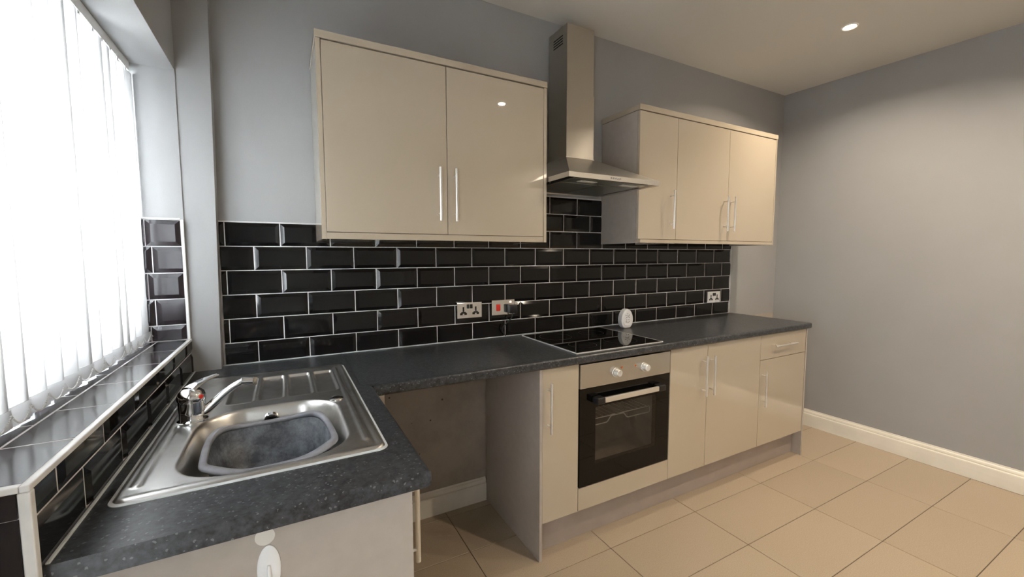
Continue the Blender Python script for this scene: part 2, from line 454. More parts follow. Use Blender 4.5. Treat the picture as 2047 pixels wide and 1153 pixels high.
# splashback: grout bed and each tile
bm = bmesh.new()
box(-0.128, 3.252, 0.0045, 0.0085, 0.905, 1.5165, bm=bm); box(1.27, 1.922, 0.0045, 0.0085, 1.5165, 1.722, bm=bm)
put('grout', bm, M_GROUT, wall_back)
PX, PZ = 0.203, 0.103
def zline(k): return 1.415 - PZ * k
for k in range(-3, 5):          # row between line k (top) and k+1
    zt, zb = zline(k), zline(k + 1)
    cb = 0
    if k == -1: zt = 1.5165
    if k == 4: zb = 0.9125; cb = 1
    xa, xb = (-0.122, 3.249) if k >= -1 else (1.27, 1.92)
    if k == -3: zt = 1.7225
    off = 0.0 if k % 2 == 0 else 0.5
    n = -3
    while True:
        u0 = (n - off) * PX; u1 = u0 + PX; n += 1
        if u0 >= xb: break
        a, c = max(u0, xa), min(u1, xb)
        if c - a < 0.008: continue
        put_tile(wall_back, 'wall_tile', a, c, zb, zt, -0.0085 + 0.0005, '-y', cut=(a > u0 + 1e-6, c < u1 - 1e-6, cb, 0), mat=M_TILE)

wall_right = bmesh.new()
NY, NZ = 8, 6
grid = [[wall_right.verts.new((rw_x(0.1 + (YF - 0.2) * i / NY, FLOOR_Z + (CEIL_Z - FLOOR_Z) * j / NZ), 0.1 + (YF - 0.2) * i / NY, FLOOR_Z + (CEIL_Z - FLOOR_Z) * j / NZ)) for j in range(NZ + 1)] for i in range(NY + 1)]
grid2 = [[wall_right.verts.new(v.co + Vector((0.12, 0, 0))) for v in row] for row in grid]
for i in range(NY):
    for j in range(NZ):
        wall_right.faces.new((grid[i][j], grid[i + 1][j], grid[i + 1][j + 1], grid[i][j + 1]))
        wall_right.faces.new((grid2[i][j], grid2[i][j + 1], grid2[i + 1][j + 1], grid2[i + 1][j]))
for i in range(NY):
    wall_right.faces.new((grid[i][0], grid2[i][0], grid2[i + 1][0], grid[i + 1][0])); wall_right.faces.new((grid[i][NZ], grid[i + 1][NZ], grid2[i + 1][NZ], grid2[i][NZ]))
for j in range(NZ):
    wall_right.faces.new((grid[0][j], grid[0][j + 1], grid2[0][j + 1], grid2[0][j])); wall_right.faces.new((grid[NY][j], grid2[NY][j], grid2[NY][j + 1], grid[NY][j + 1]))
wall_right = put('wall_right', wall_right, M_WALL, smooth=True)
tag(wall_right, 'bare grey painted wall on the right above the cream skirting', 'wall', kind='structure')

wall_front = put('wall_front', box(-0.55, 4.2, YF - 0.1, YF, FLOOR_Z, CEIL_Z), pbr('pale_wall_paint', (0.46, 0.455, 0.44), 0.6, spec=0.3))
tag(wall_front, 'pale painted wall at the opposite end of the kitchen', 'wall', kind='structure')

wall_left = put('wall_left', boxes([(-0.52, -0.2315, -1.2755, 0.0085, FLOOR_Z, 1.0365),
                                    (-0.52, -0.224, -0.064, 0.0085, 1.0365, 2.075),
                                    (-0.52, -0.224, YF, 0.0085, 2.075, CEIL_Z),
                                    (-0.56, -0.43, YF, -2.95, FLOOR_Z, 2.075), (-0.56, -0.43, -1.95, -1.2755, FLOOR_Z, 2.075)]), M_WALL)
tag(wall_left, 'window wall with tiled sill and grey painted reveal', 'wall', kind='structure')
put('grout', boxes([(-0.2315, -0.2272, -1.2755, -0.058, 0.905, 1.0365),          # below the sill
                    (-0.43, -0.2272, -1.2798, -0.064, 1.0365, 1.0457),         # sill
                    (-0.40, -0.2285, -0.0683, -0.064, 1.0405, 1.5135),         # reveal
                    (-0.43, -0.2272, -1.2798, -1.2755, 0.10, 1.0365)]), M_GROUT, wall_left)
TW = dict(mat=M_TILE2)
# face below the sill (normal +x): u = y
for row, (v0, v1, ph) in enumerate(((0.989, 1.039, -1.19), (0.9125, 0.989, -1.094))):
    u = ph - 0.405
    while u < -0.06:
        a, c = max(u, -1.272), min(u + 0.2025, -0.060)
        if c - a > 0.012:
            put_tile(wall_left, 'wall_tile', a, c, v0, v1, -0.2305, '+x', cut=(a > u + 1e-6, c < u + 0.2025 - 1e-6, row == 1, row == 0), mat=M_TILE)
        u += 0.2025
# sill (normal +z): u = y, v = -x
for v0, v1, ph in ((0.2315, 0.3275, -1.098), (0.3275, 0.425, -0.979 - 0.2025)):
    u = ph - 0.405
    while u < -0.07:
        a, c = max(u, -1.272), min(u + 0.2025, -0.072)
        if c - a > 0.012:
            put_tile(wall_left, 'wall_tile', a, c, v0, v1, 1.0375, '+z', cut=(1, 1, 1, 1), flat=False, **TW)
        u += 0.2025
# reveal (normal -y)
zr = [1.0475, 1.107, 1.208, 1.309, 1.411, 1.5125]
for k in range(5):
    if k in (1, 3): spans = ((-0.40, -0.3255, (1, 0, 0, 0)), (-0.3255, -0.2335, (0, 1, 0, 0)))
    else: spans = ((-0.40, -0.343, (1, 1, 0, 0)), (-0.343, -0.2335, (0, 0, 0, 0)))
    for a, c, cu in spans:
        put_tile(wall_left, 'wall_tile', a, c, zr[k], zr[k + 1], 0.0655, '-y', cut=(cu[0], cu[1], k == 0, 0), **TW)
# stub end (normal -y)
zz = [1.0385, 0.9985, 0.896, 0.793, 0.690, 0.587, 0.484]
for k in range(6):
    sp = ((-0.425, -0.2345),) if k % 2 else ((-0.425, -0.335), (-0.335, -0.2345))
    for a, c in sp:
        put_tile(wall_left, 'wall_tile', a, c, zz[k + 1], zz[k], 1.277, '-y', cut=(1, 1, k == 0, k == 0), **TW)

wall_corner = bmesh.new()
cv = []
for z, x1 in ((0.9105, -0.1305), (1.52, -0.121), (CEIL_Z, -0.104)):
    cv.append([wall_corner.verts.new(q) for q in ((-0.2255, -0.0585, z), (x1, -0.0585, z), (x1, 0.0085, z), (-0.2255, 0.0085, z))])
for a, c in zip(cv, cv[1:]):
    for i in range(4): wall_corner.faces.new((a[i], a[(i + 1) % 4], c[(i + 1) % 4], c[i]))
wall_corner.faces.new(cv[0][::-1]); wall_corner.faces.new(cv[-1])
wall_corner = put('wall_corner', wall_corner, M_WALL)
tag(wall_corner, 'slim painted pipe boxing rising in the corner beside the window', 'wall', kind='structure')

def trim(name, bm_, label, mat=M_TRIM):
    o = put(name, bm_, mat); tag(o, label, 'trim', kind='structure'); return o
trim('trim_1', boxes([(-0.2320, -0.2205, -1.2865, -0.0655, 1.0375, 1.0475)], 0.002), 'white edge trim running along the front of the tiled sill')
trim('trim_2', boxes([(-0.2345, -0.2205, -1.2865, -1.2725, 0.35, 1.0372)], 0.002), 'white corner trim down the end of the tiled sill wall')
trim('trim_3', boxes([(-0.43, -0.2323, -1.2865, -1.2745, 1.0375, 1.0475)], 0.002), 'white trim across the near end of the tiled sill')
trim('trim_4', boxes([(-0.2332, -0.2235, -0.0755, -0.0645, 1.0477, 1.5145)], 0.002), 'white upright trim on the edge of the tiled window reveal')
trim('trim_5', boxes([(-0.40, -0.2335, -0.0735, -0.0645, 1.5146, 1.5195)], 0.001), 'thin white trim across the top of the tiled window reveal')
trim('trim_6', boxes([(-0.122, 0.246, -0.0005, 0.0084, 1.5170, 1.5205)], 0.001), 'thin white trim on top of the splashback left of the cabinet')
trim('trim_7', boxes([(3.2495, 3.2535, -0.0012, 0.0084, 0.9105, 1.5165)], 0.001), 'thin white upright trim ending the splashback on the right')
trim('trim_8', boxes([(1.292, 1.914, -0.0005, 0.0084, 1.7228, 1.7268)], 0.001), 'thin white trim above the tiles under the cooker hood')

SK = [(0, 0), (0.018, 0), (0.018, 0.095), (0.0165, 0.101), (0.012, 0.104), (0.0125, 0.112), (0.010, 0.121), (0.005, 0.127), (0.004, 0.135), (0, 0.135)]
bb = extrude_profile(SK, 'y', YF + 0.001, 0.007, lambda u, v, t: (rw_x(t, FLOOR_Z + v) - u - 0.0005, t, FLOOR_Z + v))
tag(put('baseboard_right', bb, M_SKIRT), 'cream painted moulded skirting board along the right wall', 'skirting', kind='structure')
bb = extrude_profile(SK, 'x', 0.342, 1.0855, lambda u, v, t: (t, 0.008 - u, FLOOR_Z + v))
tag(put('baseboard_back', bb, M_SKIRT), 'grubby cream skirting board in the empty appliance gap', 'skirting', kind='structure')

# window behind the blind
win = thing('window_1', (-0.45, -0.67, 1.0405), 'white framed window glowing behind the vertical blind', 'window'); win['kind'] = 'structure'
fx0, fx1 = -0.485, -0.425
put('window_frame', boxes([(fx0, fx1, -1.275, -0.0645, 1.041, 1.10), (fx0, fx1, -1.275, -0.0645, 2.01, 2.0745), (fx0, fx1, -1.275, -1.21, 1.10, 2.01), (fx0, fx1, -0.13, -0.0645, 1.10, 2.01)], 0.004), M_UPVC, win)
put('mullion', boxes([(fx0, fx1, -0.70, -0.64, 1.1002, 2.0098)], 0.004), M_UPVC, win)
put('window_pane', box(-0.458, -0.454, -1.2098, -0.7002, 1.1002, 2.0098), M_PANE, win)
put('window_pane', box(-0.458, -0.454, -0.6398, -0.1302, 1.1002, 2.0098), M_PANE, win)

eave = put('shade_eave', box(-1.05, -0.5205, -1.5, 0.6, 2.16, 2.26), M_UPVC)  # invented overhang, never in view, added to darken the upper part of the blind
tag(eave, 'added unseen eave outside that shades the top of the blind', 'eave', kind='structure')

# glazed back door in the recess, out of view: the splashback tiles at the left mirror it
M_FROST = bpy.data.materials.new('frosted_door_glass'); M_FROST.use_nodes = True
_n = M_FROST.node_tree.nodes; _l = M_FROST.node_tree.links; _n.remove(_n['Principled BSDF'])
_d = _n.new('ShaderNodeBsdfDiffuse'); _d.inputs[0].default_value = (0.75, 0.77, 0.78, 1)
_t = _n.new('ShaderNodeBsdfTranslucent'); _t.inputs[0].default_value = (0.85, 0.85, 0.84, 1)
_m = _n.new('ShaderNodeMixShader'); _m.inputs[0].default_value = 0.55
_l.new(_d.outputs[0], _m.inputs[1]); _l.new(_t.outputs[0], _m.inputs[2]); _l.new(_m.outputs[0], _n['Material Output'].inputs[0])
dr1 = thing('door_1', (-0.48, -2.45, FLOOR_Z), 'white back door with frosted glass in the recess', 'door'); dr1['kind'] = 'structure'
put('door_frame', boxes([(-0.54, -0.44, -2.949, -2.87, FLOOR_Z + 0.001, 2.074), (-0.54, -0.44, -2.03, -1.951, FLOOR_Z + 0.001, 2.074), (-0.54, -0.44, -2.87, -2.03, 1.99, 2.074), (-0.54, -0.44, -2.87, -2.03, FLOOR_Z + 0.001, 0.16), (-0.54, -0.44, -2.87, -2.03, 0.88, 0.98)], 0.003), M_UPVC, dr1)
put('door_glass', box(-0.495, -0.489, -2.8698, -2.0302, 0.9802, 1.9898), M_FROST, dr1)
put('door_glass', box(-0.495, -0.489, -2.8698, -2.0302, 0.1602, 0.8798), M_FROST, dr1)

# ------------------------------------------------------------------ WORKTOPS
ZT, ZB = 0.91, 0.872
X0 = -0.2258
hx0, hx1, hy0, hy1 = -0.172, 0.292, -0.25, -1.09
polys = [[(X0, -1.264), (0.375, -1.264), (0.375, hy1), (hx1, hy1), (hx0, hy1), (X0, hy1)],
         [(X0, hy1), (hx0, hy1), (hx0, hy0), (X0, hy0)],
         [(hx1, hy1), (0.375, hy1), (0.375, -0.598), (0.337, -0.560), (0.337, hy0), (hx1, hy0)],
         [(X0, hy0), (hx0, hy0), (hx1, hy0), (0.337, hy0), (0.337, -0.0005), (X0, -0.0005)]]
ws = thing('worktop', (0.07, -0.63, ZB), 'charcoal speckled laminate worktop holding the steel sink', 'worktop')
put('worktop_board', slab(polys, ZB, ZT, lambda c: c.x > 0.374, 0.011), M_WORK, ws, smooth=True)
put('sealant', boxes([(-0.2225, -0.2165, -1.262, -0.06, ZT - 0.0002, ZT + 0.0035), (-0.1295, 0.336, -0.0075, -0.0012, ZT - 0.0002, ZT + 0.004)], 0.0015), M_SIL, ws)
wb = thing('worktop', (1.8, -0.3, ZB), 'long charcoal speckled laminate worktop running under the splashback', 'worktop')
hbx0, hbx1, hby0, hby1 = 1.33, 1.845, -0.08, -0.53
polys = [[(0.3382, -0.0005), (0.3382, -0.5605), (0.3762, -0.5985), (0.3762, -0.6), (hbx0, -0.6), (hbx0, hby1), (hbx0, hby0), (hbx0, -0.0005)],
         [(hbx0, -0.0005), (hbx0, hby0), (hbx1, hby0), (hbx1, -0.0005)],
         [(hbx0, hby1), (hbx0, -0.6), (hbx1, -0.6), (hbx1, hby1)],
         [(hbx1, -0.0005), (hbx1, hby0), (hbx1, hby1), (hbx1, -0.6), (3.266, -0.6), (3.266, -0.0005)]]
put('worktop_board', slab(polys, ZB, ZT, lambda c: c.y < -0.599, 0.011), M_WORK, wb, smooth=True)
put('sealant', box(0.3385, 2.80, -0.0075, -0.0012, ZT - 0.0002, ZT + 0.004, 0.0015), M_SIL, wb)

# ------------------------------------------------------------------ SINK
def smooth(a, b, x):
    t = max(0.0, min(1.0, (x - a) / (b - a))); return t * t * (3 - 2 * t)
def rbox(x, y, cx, cy, hx, hy, r):
    qx = abs(x - cx) - hx + r; qy = abs(y - cy) - hy + r
    return math.hypot(max(qx, 0), max(qy, 0)) + min(max(qx, qy), 0) - r
SX0, SX1, SY0, SY1 = -0.192, 0.313, -1.112, -0.225
BOWL = (0.064, -0.870, 0.178, 0.215, 0.115)
SLOTS = [(-0.062, 0.010), (0.024, 0.096), (0.110, 0.182), (0.196, 0.262)]
def sink_z(x, y):
    e = -rbox(x, y, (SX0 + SX1) / 2, (SY0 + SY1) / 2, (SX1 - SX0) / 2, (SY1 - SY0) / 2, 0.022)
    z = 0.9112 + 0.0055 * smooth(0.0, 0.007, e) - 0.0022 * smooth(0.012, 0.024, e)
    for a, c in SLOTS:
        s = rbox(x, y, (a + c) / 2, -0.4475, (c - a) / 2, 0.1425, 0.010)
        z += 0.0018 * smooth(0.0065, 0.002, s) - 0.0110 * smooth(0.0015, -0.0045, s)
    for rx, ya, yb, w in ((-0.165, -1.055, -0.40, 0.012), (0.276, -1.045, -0.285, 0.010)):
        yy = min(max(y, ya), yb); d = math.hypot(x - rx, y - yy)
        z += 0.0035 * smooth(w, w * 0.35, d)
    s = rbox(x, y, *BOWL)
    if s < 0.004:
        z -= 0.150 * smooth(0.004, -0.052, s)
        z -= 0.006 * smooth(-0.05, -0.16, s)
    return z
bm = bmesh.new()
NX, NYS = 170, 296
R = 0.022
rows = []
for j in range(NYS + 1):
    y = SY0 + (SY1 - SY0) * j / NYS
    d = min(y - SY0, SY1 - y)
    sh = R - math.sqrt(max(0, R * R - (R - d)**2)) if d < R else 0
    row = []
    for i in range(NX + 1):
        x = (SX0 + sh) + (SX1 - SX0 - 2 * sh) * i / NX
        row.append(bm.verts.new((x, y, sink_z(x, y))))
    rows.append(row)
for j in range(NYS):
    for i in range(NX):
        bm.faces.new((rows[j][i], rows[j][i + 1], rows[j + 1][i + 1], rows[j + 1][i]))
sink = thing('kitchen_sink', (0.06, -0.67, ZT), 'stainless steel inset sink with single bowl and ridged drainer', 'sink')
put('sink_deck', bm, M_SINK, sink, smooth='all')
ov = put('overflow', cyl((0.060, -0.682, 0.8765), (0.060, -0.668, 0.8805), 0.021, 28, bev=0.002), M_CHROME, sink, smooth=True)
put('overflow_plug', cyl((0.060, -0.6850, 0.8757), (0.060, -0.6815, 0.8766), 0.0155, 24), M_BLACKPL, ov, smooth=True)
tc_ = put('tap_hole_cover', lathe((0.243, -0.690, 0.9142), [(0.021, 0.0), (0.021, 0.003), (0.018, 0.005), (0.006, 0.0055)], 28), M_CHROME, sink, smooth=True)
put('cover_recess', lathe((0.243, -0.690, 0.9197), [(0.0125, 0.0), (0.012, 0.0012)], 24), M_DARK, tc_)
def rr_pts(o, n=8):
    pts = []; r = 0.022 + o
    for cx_, cy_, a0_ in ((SX1 - 0.022, SY1 - 0.022, 0), (SX0 + 0.022, SY1 - 0.022, 90), (SX0 + 0.022, SY0 + 0.022, 180), (SX1 - 0.022, SY0 + 0.022, 270)):
        for k in range(n + 1):
            a_ = math.radians(a0_ + 90 * k / n); pts.append((cx_ + r * math.cos(a_), cy_ + r * math.sin(a_)))
    return pts
bm = bmesh.new(); rg = []
for o_, z_ in ((0.0052, ZT + 0.0002), (0.0045, ZT + 0.0012), (-0.001, ZT + 0.0016), (-0.001, ZT + 0.0002)):
    rg.append([bm.verts.new((x, y + (-0.004 if y < -1.09 and o_ > 0 else 0), z_)) for x, y in rr_pts(o_)])
for a, c in zip(rg, rg[1:]):
    for i in range(len(a)): bm.faces.new((a[i], a[(i + 1) % len(a)], c[(i + 1) % len(a)], c[i]))
put('sealant', bm, M_SIL, sink, label='smeared white sealant')

# mixer tap
TX, TY, TZ = -0.130, -0.688, 0.9145
tap = thing('mixer_tap', (TX, TY, TZ), 'chrome single lever mixer tap with red dot on the sink', 'tap')
put('tap_body', lathe((TX, TY, TZ), [(0.036, 0.0), (0.036, 0.004), (0.033, 0.007), (0.031, 0.010), (0.031, 0.028), (0.030, 0.0285), (0.030, 0.030), (0.0315, 0.0305), (0.0315, 0.056), (0.029, 0.058)], 40), M_CHROME, tap, smooth=True)
dome = lathe((TX, TY, TZ + 0.0585), [(0.0325, 0.0), (0.0338, 0.005), (0.0330, 0.014), (0.0295, 0.023), (0.021, 0.031), (0.008, 0.035)], 40)
head = put('lever_head', dome, M_CHROME, tap, smooth=True)
bm = bmesh.new(); prev = None
path = bez((TX - 0.006, TY - 0.004, TZ + 0.088), (TX + 0.012, TY + 0.01, TZ + 0.102), (TX + 0.03, TY + 0.03, TZ + 0.106), (TX + 0.054, TY + 0.055, TZ + 0.109), 14)
dr = Vector((0.054, 0.055, 0.01)).normalized(); sd = dr.cross(Vector((0, 0, 1))).normalized()
for i, p_ in enumerate(path):
    t = i / (len(path) - 1); w = 0.024 * (1 - t) + 0.0095 * t; hh = 0.008 * (1 - t) + 0.0035 * t
    ring = [bm.verts.new(p_ + sd * w * math.cos(a) + Vector((0, 0, 1)) * hh * math.sin(a)) for a in [2 * math.pi * k / 14 for k in range(14)]]
    if prev:
        for k in range(14): bm.faces.new((prev[k], prev[(k + 1) % 14], ring[(k + 1) % 14], ring[k]))
    else: bm.faces.new(ring[::-1])
    prev = ring
bm.faces.new(prev)
put('lever', bm, M_CHROME, head, smooth=True)
dn = Vector((0.75, -0.65, 0.0)).normalized(); cdot = Vector((TX, TY, TZ + 0.071)) + dn * 0.0325
put('indicator_dot', cyl(cdot, cdot + dn * 0.0022, 0.0060, 18), M_RED, head, smooth=True)
sp_pts = [Vector((TX + 0.012, TY, TZ + 0.014))] + bez((TX + 0.03, TY + 0.002, TZ + 0.022), (TX + 0.065, TY + 0.006, TZ + 0.052), (TX + 0.082, TY + 0.010, TZ + 0.076), (TX + 0.122, TY + 0.014, TZ + 0.090), 20)
spout = put('spout', tube(sp_pts, lambda t: 0.0135 - 0.0035 * min(1, t * 1.3), 18), M_CHROME, tap, smooth=True)
a0 = Vector((TX + 0.116, TY + 0.0135, TZ + 0.091)); a1 = Vector((TX + 0.146, TY + 0.017, TZ + 0.087))
put('spout_nozzle', cyl(a0, a1, 0.0115, 24, r2=0.0122, bev=0.001), M_CHROME, spout, smooth=True)
put('aerator', cyl(a1, a1 + (a1 - a0).normalized() * 0.011, 0.0118, 24, bev=0.0012), pbr('scaled_aerator', (0.36, 0.32, 0.26), 0.5, metal=0.6, var=(300, 0.4)), spout, smooth=True)

# washing-up bowl
def sup(t, hx, hy, n=3.4):
    c, s = math.cos(t), math.sin(t)
    return hx * math.copysign(abs(c) ** (2 / n), c), hy * math.copysign(abs(s) ** (2 / n), s)
DC = Vector((0.066, -0.878, 0))
def dish_ring(bm, hx, hy, z, amp=0.0, n=72, rot=0.06):
    o = []
    for i in range(n):
        t = 2 * math.pi * i / n
        x, y = sup(t, hx, hy)
        x, y = x * math.cos(rot) - y * math.sin(rot), x * math.sin(rot) + y * math.cos(rot)
        dz = amp * (-math.cos(4 * t)) * 0.5
        o.append(bm.verts.new((DC.x + x, DC.y + y, z + dz)))
    return o
def dish(rings, close0, close1):
    bm = bmesh.new(); rr = [dish_ring(bm, *r) for r in rings]
    for a, c in zip(rr, rr[1:]):
        for i in range(len(a)): bm.faces.new((a[i], a[(i + 1) % len(a)], c[(i + 1) % len(a)], c[i]))
    if close0: bm.faces.new(rr[0][::-1])
    if close1: bm.faces.new(rr[-1])
    return bm
wub = thing('washing_up_bowl', (DC.x, DC.y, 0.765), 'grey plastic washing-up bowl with limescale sitting in the sink', 'bowl')
put('bowl_body', dish([(0.095, 0.105, 0.766), (0.112, 0.122, 0.768), (0.120, 0.132, 0.785), (0.140, 0.153, 0.890, 0.006), (0.138, 0.151, 0.890, 0.006), (0.117, 0.128, 0.788), (0.108, 0.118, 0.772), (0.09, 0.10, 0.770)], True, True), M_DISH, wub, smooth='all')
put('bowl_rim', dish([(0.1405, 0.1535, 0.886, 0.010), (0.152, 0.166, 0.888, 0.010), (0.154, 0.168, 0.891, 0.012), (0.152, 0.166, 0.896, 0.012), (0.138, 0.151, 0.898, 0.012), (0.1365, 0.1495, 0.893, 0.010), (0.1372, 0.150, 0.884, 0.008), (0.1405, 0.1535, 0.886, 0.010)], False, False), M_DISHRIM, wub, smooth='all', label='pale grey rolled rim')

# ------------------------------------------------------------------ CABINETS
def bar_handle(door, a, b_, out, stand=0.032):
    a, b_, out = Vector(a), Vector(b_), Vector(out)
    bm = cyl(a, b_, 0.0060, 14)
    d = (b_ - a); L_ = d.length; d.normalize()
    for q in (a + d * 0.032, b_ - d * 0.032):
        cyl(q, q - out * (stand - 0.0008), 0.0042, 10, bm=bm)
    return put('handle', bm, M_BRUSH, door, smooth=True)

YD = -0.575        # front of the base doors
def base_door(parent, x0, x1, z0=0.146, z1=0.866, name='door'):
    return put(name, box(x0 + 0.0015, x1 - 0.0015, YD, YD + 0.018, z0, z1, 0.0015), M_GLOSS, parent)
def carcass(parent, x0, x1, z0=0.150, z1=0.8705, y0=-0.5555, y1=-0.002, mat=None):
    t = 0.016
    bm = boxes([(x0, x0 + t, y0, y1, z0, z1), (x1 - t, x1, y0, y1, z0, z1), (x0 + t, x1 - t, y0, y1, z0, z0 + t), (x0 + t, x1 - t, y1 - 0.006, y1, z0 + t, z1), (x0 + t, x1 - t, y0, y0 + 0.09, z1 - t, z1)])
    return put('carcass', bm, mat or M_CARC, parent)
FRONT = Vector((0, -1, 0)); YB = YD - 0.032

c1 = thing('base_cabinet', (1.195, -0.29, FLOOR_Z), 'narrow beige gloss base cabinet with a tall end panel beside the appliance gap', 'cabinet')
put('end_panel', box(1.0865, 1.1015, -0.578, -0.012, FLOOR_Z + 0.0005, 0.8715, 0.0008), M_CARC, c1)
carcass(c1, 1.102, 1.304)
d = base_door(c1, 1.102, 1.305)
bar_handle(d, (1.1315, YB, 0.577), (1.1315, YB, 0.806), FRONT)

c2 = thing('oven_housing', (1.61, -0.29, FLOOR_Z), 'beige gloss panel of the housing below the built-under oven', 'cabinet')
put('carcass', boxes([(1.3055, 1.3085, -0.553, -0.002, 0.150, 0.8705), (1.9125, 1.9155, -0.553, -0.002, 0.150, 0.8705), (1.3085, 1.9125, -0.553, -0.002, 0.150, 0.166), (1.3085, 1.9125, -0.009, -0.002, 0.166, 0.8705)]), M_CARC, c2)
put('filler_panel', box(1.307, 1.9155, YD, YD + 0.018, 0.146, 0.2565, 0.0015), M_GLOSS, c2)

c3 = thing('base_cabinet', (2.07, -0.29, FLOOR_Z), 'slim beige gloss base cabinet directly right of the oven', 'cabinet')
carcass(c3, 1.917, 2.221); d = base_door(c3, 1.917, 2.2225)
bar_handle(d, (2.1785, YB, 0.577), (2.1785, YB, 0.807), FRONT)
c4 = thing('base_cabinet', (2.475, -0.29, FLOOR_Z), 'wide beige gloss single door base cabinet left of the drawer unit', 'cabinet')
carcass(c4, 2.2225, 2.729); d = base_door(c4, 2.2225, 2.7305)
bar_handle(d, (2.249, YB, 0.574), (2.249, YB, 0.804), FRONT)
c5 = thing('drawer_cabinet', (2.99, -0.29, FLOOR_Z), 'beige gloss base cabinet with a drawer above its door at the far end', 'cabinet')
carcass(c5, 2.7305, 3.2475)
put('end_panel', box(3.2485, 3.2635, -0.578, -0.004, FLOOR_Z + 0.0005, 0.8715, 0.0008), M_CARC, c5)
d = put('drawer_front', box(2.732, 3.2465, YD, YD + 0.018, 0.7085, 0.866, 0.0015), M_GLOSS, c5)
bar_handle(d, (2.862, YB, 0.791), (3.092, YB, 0.791), FRONT)
d = base_door(c5, 2.7305, 3.248, 0.146, 0.7055)
bar_handle(d, (2.755, YB, 0.413), (2.755, YB, 0.643), FRONT)
pl = put('plinth', box(1.1025, 3.2478, -0.515, -0.499, FLOOR_Z + 0.0005, 0.148, 0.0006), M_PLINTH)
tag(pl, 'long beige kickboard under the row of base cabinets', 'plinth')

# sink unit under the near worktop
cs = thing('sink_cabinet', (0.06, -0.92, FLOOR_Z), 'beige base cabinet under the sink worktop with its end panel facing out', 'cabinet')
put('end_panel', box(-0.205, 0.3375, -1.244, -1.226, FLOOR_Z + 0.0005, 0.8715, 0.001), M_CARC, cs)
put('carcass', boxes([(-0.205, 0.318, -1.2255, -1.21, 0.12, 0.74), (-0.205, 0.318, -0.615, -0.600, 0.12, 0.74), (-0.205, 0.318, -1.21, -0.615, 0.12, 0.136), (-0.205, -0.195, -1.21, -0.615, 0.136, 0.74)]), M_CARC, cs)
for ya, yb, hy in ((-1.2245, -0.914, -1.192), (-0.911, -0.60, -0.64)):
    d = put('door', box(0.3195, 0.3375, ya, yb, 0.146, 0.866, 0.0015), M_GLOSS, cs)
    bar_handle(d, (0.3625, hy, 0.655), (0.3625, hy, 0.865), Vector((1, 0, 0)), 0.025)
put('corner_post', boxes([(0.3195, 0.412, -0.5985, -0.583, FLOOR_Z + 0.0005, 0.8715)], 0.001), M_CARC, cs)
put('kickboard', box(0.272, 0.288, -1.2255, -0.5995, FLOOR_Z + 0.0005, 0.144), M_PLINTH, cs)

# adhesive hook and old pad on the end panel
hk = thing('adhesive_hook', (0.064, -1.2442, 0.70), 'oval white plastic stick-on hook on the sink cabinet end panel', 'hook')
bm = bmesh.new(); hz, hx_, hzz = 0.0, 0.0195, 0.048
cz = 0.7845
rngs = []
for s, y in ((1.0, -1.2442), (1.0, -1.2462), (0.86, -1.2482), (0.5, -1.2490)):
    rngs.append([bm.verts.new((0.064 + hx_ * s * math.cos(2 * math.pi * i / 40), y, cz + hzz * s * math.sin(2 * math.pi * i / 40))) for i in range(40)])
for a, c in zip(rngs, rngs[1:]):
    for i in range(40): bm.faces.new((a[i], a[(i + 1) % 40], c[(i + 1) % 40], c[i]))
bm.faces.new(rngs[0][::-1]); bm.faces.new(rngs[-1])
put('hook_plate', bm, M_WHITEPL, hk, smooth=True)
put('hook_arm', tube(bez((0.064, -1.2485, 0.795), (0.064, -1.253, 0.772), (0.064, -1.256, 0.745), (0.064, -1.272, 0.748), 14), lambda t: 0.003 + 0.002 * t, 12), M_WHITEPL, hk, smooth=True)
bm = cyl((0.060, -1.2442, 0.8505), (0.060, -1.2456, 0.8505), 0.0165, 28)
tag(put('adhesive_pad', bm, M_BLOB, smooth=True), 'round cream stick-on pad just above the white hook', 'pad')

# wall cabinets
YW = -0.320
def wall_door(parent, x0, x1, z0=1.4675, z1=2.191):
    return put('door', box(x0 + 0.0012, x1 - 0.0012, YW, YW + 0.018, z0, z1, 0.0015), M_GLOSS, parent)
YHB = YW - 0.032
w1 = thing('wall_cabinet', (0.77, -0.16, 1.44), 'large beige gloss double door wall cabinet left of the hood', 'cabinet')
put('carcass', boxes([(0.264, 0.280, -0.300, 0.004, 1.468, 2.192), (1.252, 1.268, -0.300, 0.004, 1.468, 2.192), (0.280, 1.252, -0.300, 0.004, 1.468, 1.484), (0.280, 1.252, -0.300, 0.004, 2.176, 2.192), (0.280, 1.252, -0.002, 0.004, 1.484, 2.176)]), M_CARC, w1)
put('side_panel', box(0.2465, 0.2635, YW - 0.001, 0.004, 1.439, 2.1945, 0.0008), M_GLOSS, w1)
put('side_panel', box(1.2695, 1.2865, YW - 0.001, 0.004, 1.439, 2.1945, 0.0008), M_GLOSS, w1)
put('top_board', box(0.2445, 1.2895, YW - 0.002, 0.004, 2.1965, 2.2245, 0.0012), M_GLOSS, w1)
put('bottom_board', box(0.264, 1.269, YW, 0.0035, 1.4395, 1.4655, 0.0012), M_GLOSS, w1)
d = wall_door(w1, 0.264, 0.7635); bar_handle(d, (0.7225, YHB, 1.525), (0.7225, YHB, 1.755), FRONT)
d = wall_door(w1, 0.7635, 1.269); bar_handle(d, (0.7955, YHB, 1.525), (0.7955, YHB, 1.755), FRONT)
w2 = thing('wall_cabinet', (2.07, -0.16, 1.45), 'narrow single door wall cabinet immediately right of the hood', 'cabinet')
